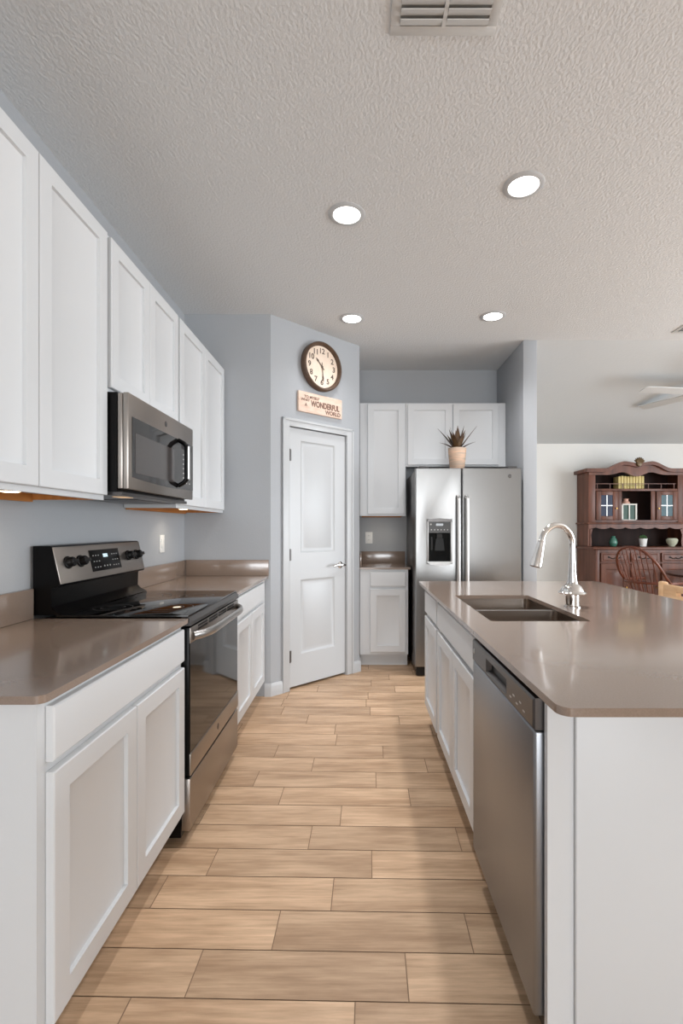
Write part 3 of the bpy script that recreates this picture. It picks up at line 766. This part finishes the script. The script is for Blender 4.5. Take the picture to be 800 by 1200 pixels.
# ------------------------------------------------------------------ plant on the refrigerator
t = thing('potted_plant', 'spiky brown-green plant in a washed wood pot on top of the refrigerator', 'plant', (.867, 4.28, 1.7425))
b = MB(); b.lathe([(0, 0), (.056, 0), (.062, .01), (.078, .185), (.080, .212), (.072, .214), (.068, .195), (0, .195)], seg=26); b.build('pot', M['pot'], t, 40)
b = MB(); b.lathe([(0, .1955), (.067, .1955), (.067, .200), (0, .204)], seg=20); b.build('soil', M['leaf'], t)
lv = MB()
def leaf(ang, lean, ln, wd, curl):
    d_ = Vector((math.cos(ang), math.sin(ang), 0)); side = Vector((-math.sin(ang), math.cos(ang), 0)); n = 9; A = []; Bv = []; Cc = []
    for k in range(n + 1):
        u = k / n; a = lean + curl * u
        p = Vector((0, 0, .19)) + d_ * (.012 + ln * u * math.sin(a)) + Vector((0, 0, ln * u * math.cos(a)))
        ww = wd * 1.35 * (.75 + .5 * math.sin(PI * min(1, u * 1.1))) * (1 - u ** 3) + .0008
        nrm = (d_ * math.cos(a) - Vector((0, 0, math.sin(a))))
        A.append(lv._v(p - side * ww - nrm * .004 * (1 - u))); Bv.append(lv._v(p + side * ww - nrm * .004 * (1 - u))); Cc.append((lv._v(p + nrm * .006 * (1 - u) + nrm * .0006), lv._v(p - nrm * .010 * (1 - u) - nrm * .0006)))
    for k in range(n):
        lv.face([A[k], A[k + 1], Cc[k + 1][0], Cc[k][0]]); lv.face([Cc[k][0], Cc[k + 1][0], Bv[k + 1], Bv[k]])
        lv.face([A[k], Cc[k][1], Cc[k + 1][1], A[k + 1]]); lv.face([Cc[k][1], Bv[k], Bv[k + 1], Cc[k + 1][1]])
for (an, le, ln, wd, cu) in ((PI, .62, .255, .017, .06), (0.05, .60, .275, .018, .04), (PI + .25, .9, .17, .009, .28), (-.2, .85, .165, .009, .25), (PI * .5, .2, .2, .016, .05), (PI * 1.5, .22, .19, .017, .05), (PI * .85, .22, .225, .014, .02),
                          (.25, .2, .235, .015, .04), (PI * 1.3, .35, .17, .016, .1), (PI * 1.7, .35, .19, .016, .1), (PI * 1.5, .02, .22, .015, .03), (PI * 1.12, .34, .2, .013, .03), (PI * 1.9, .38, .17, .014, .02), (PI * .3, .5, .2, .015, .1), (PI * .7, .5, .2, .015, .1)):
    leaf(an, le, ln, wd, cu)
lv.build('foliage', M['leaf'], t, 35)

# ------------------------------------------------------------------ hutch
HX, HY = 2.92, 6.0
t = thing('china_hutch', 'carved reddish-brown wooden hutch with glazed upper doors against the living-room wall', 'hutch', (HX, HY, 0))
HW = 1.22; YB = .505; YU = .19
b = MB(); b.box(0, HW, .012, YB, .09, .984); b.box(-.01, HW + .01, .0, YB, .0, .09, bev=.006); b.box(0, .05, -.002, .012, .09, .984, bev=.004); b.box(HW - .05, HW, -.002, .012, .09, .984, bev=.004); b.build('lower_case', M['wood_red'], t, 30)
MB().box(-.045, HW + .045, -.035, YB, .985, 1.017, bev=.010, seg=3).build('top_board', M['wood_red'], t, 40)
for k in range(3):
    x0 = .065 + k * .375; x1 = x0 + .34
    d = MB().panel_front(x1 - x0, .115, [(.018, x1 - x0 - .018, .016, .099)], [(.004, .003), (.010, -.003)], .02, x0, -.010, .832, e=.004).build('drawer', M['wood_red'], t, 30)
    cx = (x0 + x1) / 2; pts = [(cx - .075 + .15 * j / 12, -.016 - .006 * math.sin(PI * j / 12), .893 - .018 * math.sin(PI * j / 12) * abs(math.sin(PI * j / 6)) - .006 * math.sin(PI * j / 12)) for j in range(13)]
    b = MB(); b.tube(pts, .0055, 8)
    for q in (-.075, .075): b.lathe([(0, -.018), (.012, -.016), (.016, -.009)], (cx + q, 0, .893), 12, 'y')
    b.build('drawer_pull', M['iron'], d)
    dd = MB().panel_front(x1 - x0, .69, [(.06, x1 - x0 - .06, .07, .62)], [(.006, .008), (.03, .008), (.045, .0)], .02, x0, -.010, .125, e=.004).build('lower_door', M['wood_red'], t, 30)
    MB().lathe([(0, -.030), (.010, -.028), (.012, -.02), (.006, -.011), (.006, -.009)], (x1 - .03 - x0 * 0, 0, .52), 12, 'y').build('knob', M['brass'], dd)
for x in (0, HW - .022): MB().box(x, x + .022, YU + .001, YB, 1.018, 1.989).build('side_panel', M['wood_red'], t, 0)
MB().box(.023, HW - .023, YB - .02, YB, 1.018, 1.99).build('back_panel', M['wood_shaded'], t, 0)
for z in (1.325, 1.735): MB().box(.023, HW - .023, YU + .012, YB - .021, z, z + .016).build('shelf', M['wood_red'], t, 0)
b = MB(); b.box(.0, .088, YU - .012, YU, 1.32, 1.99, bev=.003); b.box(HW - .088, HW, YU - .012, YU, 1.32, 1.99, bev=.003)
b.box(.0885, HW - .0885, YU - .010, YU, 1.722, 1.752, bev=.003); b.box(.37, .424, YU - .010, YU, 1.352, 1.721, bev=.003); b.box(.793, .85, YU - .010, YU, 1.352, 1.721, bev=.003)
b.box(.0885, HW - .0885, YU - .010, YU, 1.335, 1.351); b.build('face_frame', M['wood_red'], t, 30)
MB().box(-.022, HW + .022, YU - .03, YB, 1.300, 1.324, bev=.008).build('waist_moulding', M['wood_red'], t, 40)
pl = [(.0, 1.299), (HW, 1.299)]; n = 96
for k in range(n + 1):
    x = HW * (1 - k / n); pl.append((x, 1.262 - .022 * abs(math.sin(PI * 6.5 * k / n)) ** .7))
MB().prism(pl, 'y', YU - .012, YU).build('scalloped_apron', M['wood_red'], t, 0)
for x0 in (.023, HW - .053):   # shaped brackets either side of the open niche
    m_ = x0 < .5; xa = x0; s_ = 1 if m_ else -1; xe = x0 if m_ else x0 + .03
    MB().prism([(xe, 1.018), (xe + s_ * .012, 1.018), (xe + s_ * .018, 1.08), (xe + s_ * .008, 1.16), (xe + s_ * .03, 1.237), (xe, 1.237)], 'y', YU - .01, YU).build('niche_bracket', M['wood_red'], t, 0)
# glazed doors
for (x0, x1, gm) in ((.094, .365, 'leaded'), (.856, 1.126, 'leaded_teal')):
    dd = MB(); z0, z1 = 1.354, 1.719; st = .062
    dd.box(x0, x0 + st, YU - .024, YU - .0125, z0, z1, bev=.003); dd.box(x1 - st, x1, YU - .024, YU - .0125, z0, z1, bev=.003); dd.box(x0 + st, x1 - st, YU - .024, YU - .0125, z0, z0 + .05, bev=.003); dd.box(x0 + st, x1 - st, YU - .024, YU - .0125, z1 - .05, z1, bev=.003)
    dd = dd.build('glazed_door', M['wood_red'], t, 30)
    MB().box(x0 + st, x1 - st, YU - .018, YU - .015, z0 + .05, z1 - .05).build('pane', M[gm], dd, 0)
    mm = MB(); xc = (x0 + x1) / 2; zc = (z0 + z1) / 2
    mm.box(xc - .005, xc + .005, YU - .021, YU - .0182, z0 + .05, z1 - .05); mm.box(x0 + st, x1 - st, YU - .021, YU - .0182, zc - .005, zc + .005); mm.build('muntin', M['steel_light'], dd, 0)
    MB().lathe([(0, -.02), (.009, -.018), (.009, -.008), (.006, 0)], (x1 - .022 if x0 < .5 else x0 + .022, YU - .024, 1.50), 10, 'y').build('knob', M['brass'], dd)
# gallery rail of the top shelf
b = MB(); b.box(.089, HW - .089, YU + .014, YU + .022, 1.812, 1.820)
for k in range(7): b.box(.12 + k * .163, .128 + k * .163, YU + .014, YU + .022, 1.7515, 1.812)
b.build('gallery_rail', M['wood_red'], t, 0)
# crown
def crown(x):
    u = abs(x - HW / 2) / (HW / 2 + .045)
    if u > .66: return 2.005
    if u > .14: return 2.005 + .09 * (.5 + .5 * math.cos(PI * (u - .25) / .41)) if u > .25 else 2.095 - .012 * ((.25 - u) / .11)
    return 2.083 - .018 * (1 - u / .14)
def crown_low(x):
    u = abs(x - HW / 2) / (HW / 2)
    return 1.925 + (.035 * math.exp(-((u - .3) / .16) ** 2)) - .02 * math.exp(-(u / .14) ** 2) + (.0 if u < .86 else .0)
n = 60
top = [(-.045 + (HW + .09) * k / n, crown(-.045 + (HW + .09) * k / n)) for k in range(n + 1)]
bot = [(p[0], p[1] - .045) for p in top][::-1]
MB().prism(top + bot, 'y', YU - .06, YU + .02).build('crown_moulding', M['wood_red'], t, 25)
xs = [HW * k / n for k in range(n + 1)]
MB().prism([(x, crown(x) - .046) for x in xs] + [(x, crown_low(x)) for x in xs[::-1]], 'y', YU - .02, YU + .008).build('pediment', M['wood_red'], t, 25)
b = MB(); b.box(-.045, -.0, YU + .021, YB, 1.96, 2.005, bev=.006); b.box(HW, HW + .045, YU + .021, YB, 1.96, 2.005, bev=.006); b.box(0.0005, HW - .0005, YU + .021, YB, 1.99, 2.005); b.build('cornice_return', M['wood_red'], t, 30)
b = MB()
for k in range(-3, 4):
    a = k * .38; b.tube([(HW / 2, YU - .062, 2.055), (HW / 2 + .05 * math.sin(a), YU - .085, 2.075 + .045 * math.cos(a)), (HW / 2 + .068 * math.sin(a), YU - .07, 2.075 + .066 * math.cos(a))], [.012, .016, .006], 8)
b.lathe([(0, -.03), (.03, -.022), (.036, 0)], (HW / 2, YU - .061, 2.06), 16, 'y'); b.build('shell_ornament', M['ornament'], t)

# things on the hutch
z_top = 1.7515
bx = HX + .424
words = ('first', 'second', 'third', 'fourth', 'fifth', 'sixth', 'seventh', 'eighth', 'ninth')
for k in range(9):
    w_ = .031; hgt = .165 + .004 * ((k * 5) % 3)
    bk = thing('book', 'pale yellow book on the hutch top shelf, %s from the left' % words[k], 'book', (bx + k * .0375, HY + .262, z_top), 0, 'yellow books on the hutch')
    MB().box(0, w_, 0, .13, 0, hgt, bev=.004).build('cover', M['book'], bk, 40)
    MB().box(.001, w_ - .001, -.001, -.0002, hgt * .25, hgt * .33).build('spine_band', M['book_band'], bk, 0)
t = thing('lantern', 'white candle lantern with pinkish cap on the hutch middle shelf', 'lantern', (HX + .555, HY + .33, 1.3415))
b = MB(); hw_ = .088
b.box(-hw_, hw_, -hw_, hw_, 0, .02, bev=.003)
for sx in (-1, 1):
    for sy in (-1, 1): b.box(sx * hw_ - .009, sx * hw_ + .009, sy * (hw_ - .009) - .009, sy * (hw_ - .009) + .009, .02, .205)
b.box(-hw_ - .008, hw_ + .008, -hw_ - .008, hw_ + .008, .205, .222, bev=.003); b.box(-.007, .007, -hw_, -hw_ + .012, .02, .205); b.build('frame', M['lantern'], t, 30)
MB().box(-hw_ + .01, hw_ - .01, -hw_ + .013, hw_ - .013, .021, .204).build('panes', M['lantern_pane'], t, 0)
b = MB(); b.lathe([(.052, .2225), (.045, .25), (.03, .258), (.03, .285), (.04, .29), (.0, .297)], seg=20); b.build('cap', M['lantern_top'], t, 40)
v = MB().lathe([(0, 0), (.03, 0), (.048, .03), (.05, .06), (.036, .10), (.022, .115), (.026, .13), (0, .128)], seg=20).build('vase', M['teal'], None, 50); v.location = (HX + .335, HY + .22, 1.0172)
tag(v, 'small teal glazed vase in the hutch niche', 'vase')
t = thing('potted_plant', 'tiny green plant in a white pot standing in the hutch niche', 'plant', (HX + .725 - .02, HY + .20, 1.0172))
MB().lathe([(0, 0), (.036, 0), (.048, .085), (.050, .10), (.043, .10), (.04, .085), (0, .085)], seg=20).build('pot', M['white_pot'], t, 40)
b = MB()
for k in range(26):
    a = random.uniform(0, 2 * PI); r_ = random.uniform(.0, .045); b.lathe([(0, -.004), (.014, .006), (.011, .02), (0, .03)], (r_ * math.cos(a), r_ * math.sin(a), .098 + random.uniform(0, .03) * (1 - r_ / .06)), 7)
b.build('foliage', M['green'], t, 50)
v = MB().lathe([(0, 0), (.03, 0), (.034, .012), (.06, .045), (.068, .085), (.05, .105), (.042, .10), (.054, .08), (0, .03)], seg=22).build('bowl', M['celadon'], None, 50); v.location = (HX + 1.06, HY + .18, 1.0172)
tag(v, 'pale celadon bowl at the right of the hutch niche', 'bowl')

# ------------------------------------------------------------------ dining area
TX, TY = 4.06, 5.22
t = thing('dining_table', 'dark round dining table at the right edge, in front of the hutch', 'table', (TX, TY, 0))
MB().lathe([(0, .722), (.60, .722), (.64, .73), (.65, .742), (.64, .752), (0, .752)], seg=48).build('top', M['table'], t, 30)
MB().lathe([(.10, .05), (.06, .12), (.05, .3), (.08, .42), (.05, .55), (.09, .70), (.22, .7215)], seg=24).build('pedestal', M['table'], t, 50)
b = MB()
for k in range(4):
    a = k * PI / 2 + .4; b.tube([(.04 * math.cos(a), .04 * math.sin(a), .16), (.2 * math.cos(a), .2 * math.sin(a), .10), (.38 * math.cos(a), .38 * math.sin(a), .022)], [.035, .03, .022], 10)
b.build('feet', M['table'], t)
v = MB().lathe([(0, 0), (.05, 0), (.09, .012), (.12, .034), (.116, .036), (.085, .018), (0, .008)], seg=28).build('dish', M['blue_dish'], None, 50); v.location = (3.66, 5.22, .7525)
tag(v, 'pale blue-white dish on the dark dining table', 'dish')

def windsor(x, y, ang):
    t = thing('windsor_chair', 'reddish-brown spindle-back armchair between the island and the hutch', 'chair', (x, y, 0), ang)
    # faces +x locally, back at -x
    pl = [(.22 * math.cos(a) * (1.0) + .02, .23 * math.sin(a) * (1 - .08 * math.cos(a))) for a in [2 * PI * k / 32 for k in range(32)]]
    MB().prism(pl, 'z', .425, .455).build('seat', M['wood_chair'], t, 30)
    for sx in (-1, 1):
        for sy in (-1, 1):
            p0 = Vector((.02 + sx * .13, sy * .13, .4245)); p1 = Vector((.02 + sx * .22, sy * .20, .0))
            MB().tube([p0.lerp(p1, u) for u in (0, .2, .4, .55, .62, .8, 1)], [.014, .017, .021, .022, .015, .018, .011], 10).build('leg', M['wood_chair'], t)
    b = MB(); f_ = .55
    for sy in (-1, 1):
        b.tube([(.02 - .18, sy * .168, .19), (.02, sy * .168, .19), (.02 + .18, sy * .168, .19)], [.009, .015, .009], 8)
    b.tube([(.02, -.168, .19), (.02, 0, .19), (.02, .168, .19)], [.009, .014, .009], 8); b.build('stretcher', M['wood_chair'], t)
    arm = []
    for k in range(25):
        a = PI * .5 + PI * k / 24; arm.append((.0 + .25 * math.cos(a) * 1.0, .265 * math.sin(a), .69))
    arm = [(.27, .27, .685), (.14, .272, .69)] + arm + [(.14, -.272, .69), (.27, -.27, .685)]
    MB().tube(arm, .013, 10).build('arm_bow', M['wood_chair'], t)
    hoop = []; hw_ = .245
    for k in range(29):
        a = PI * k / 28; zz = .69 + .37 * math.sin(a) ** .75; yy = -hw_ * math.cos(a)
        hoop.append((-.10 - .16 * math.sin(a) ** .5 - .12 * (zz - .69) / .37, yy, zz))
    hoop = [(-.02, -hw_ - .01, .69)] + hoop + [(-.02, hw_ + .01, .69)]
    MB().tube(hoop, .0135, 10).build('hoop', M['wood_chair'], t)
    for k in range(9):
        yy = -.19 + .38 * k / 8; a = math.acos(-yy / hw_); zz = .69 + .37 * math.sin(a) ** .75
        top = Vector((-.10 - .16 * math.sin(a) ** .5 - .12 * (zz - .69) / .37, yy, zz)); mid = Vector((-.25 * math.sqrt(max(0, 1 - (yy * .9 / .265) ** 2)) , yy * .9, .69)); lo = Vector((-.16 * math.sqrt(max(0.1, 1 - (yy * .75 / .2) ** 2)), yy * .72, .454))
        MB().tube([lo, mid, top], [.0075, .0065, .0055], 8).build('spindle', M['wood_chair'], t)
    for sy in (-1, 1):
        MB().tube([(.13, sy * .19, .454), (.16, sy * .24, .58), (.18, sy * .272, .684)], [.012, .016, .010], 8).build('arm_post', M['wood_chair'], t)
windsor(3.12, 5.16, .46)

t = thing('counter_stool', 'pale wooden stool with slotted backrest behind the island at the right edge', 'stool', (1.72, 2.80, 0))
for sx, h_ in ((-1, .60), (1, .90)):
    for sy in (-1, 1):
        b = MB(); b.box(sx * .17 - .02, sx * .17 + .02, sy * .218 - .027, sy * .218 + .027, 0, h_ if sx < 0 else .925, bev=.012, seg=3); b.build('leg', M['pine'], t, 40)
MB().box(-.20, .20, -.24, .24, .605, .635, bev=.008).build('seat', M['pine'], t, 40) if False else MB().box(-.20, .148, -.188, .188, .602, .632, bev=.008).build('seat', M['pine'], t, 40)
b = MB(); b.box(.152, .182, -.19, .19, .875, .912, bev=.004); b.box(.152, .182, -.19, .19, .72, .855, bev=.004); b.box(.152, .182, -.19, -.07, .853, .877); b.box(.152, .182, .07, .19, .853, .877); b.build('backrest', M['pine'], t, 40)
for z in (.22, .40):
    for sy in (-1, 1): MB().box(-.149, .149, sy * .215 - .01, sy * .215 + .01, z, z + .035).build('stretcher', M['pine'], t, 0)

# ------------------------------------------------------------------ ceiling fan of the living room
FNX, FNY = 3.40, 4.72
zc_ = CEIL - (CEIL - ZL) * (FNY - YP) / (YL - YP)
t = thing('ceiling_fan', 'pale ceiling fan of the living room entering at the right edge', 'fan', (FNX, FNY, zc_))
MB().lathe([(0, .012), (.075, .012), (.08, -.02), (.05, -.05), (.05, -.09), (.10, -.10), (.115, -.13), (.115, -.18), (.08, -.21), (0, -.22)], seg=28).build('motor', M['fan'], t, 40)
for k in range(5):
    a = PI + .12 + k * 2 * PI / 5
    b = MB(Matrix.Rotation(a, 4, 'Z') @ Matrix.Translation((0, 0, -.16)) @ Matrix.Rotation(.18, 4, 'X'))
    b.prism(rrect(.17, .70, -.06, .06, .03), 'z', -.004, .004); b.prism([(.10, -.02), (.20, -.03), (.20, .03), (.10, .02)], 'z', .005, .010); b.build('blade', M['fan'], t, 30)
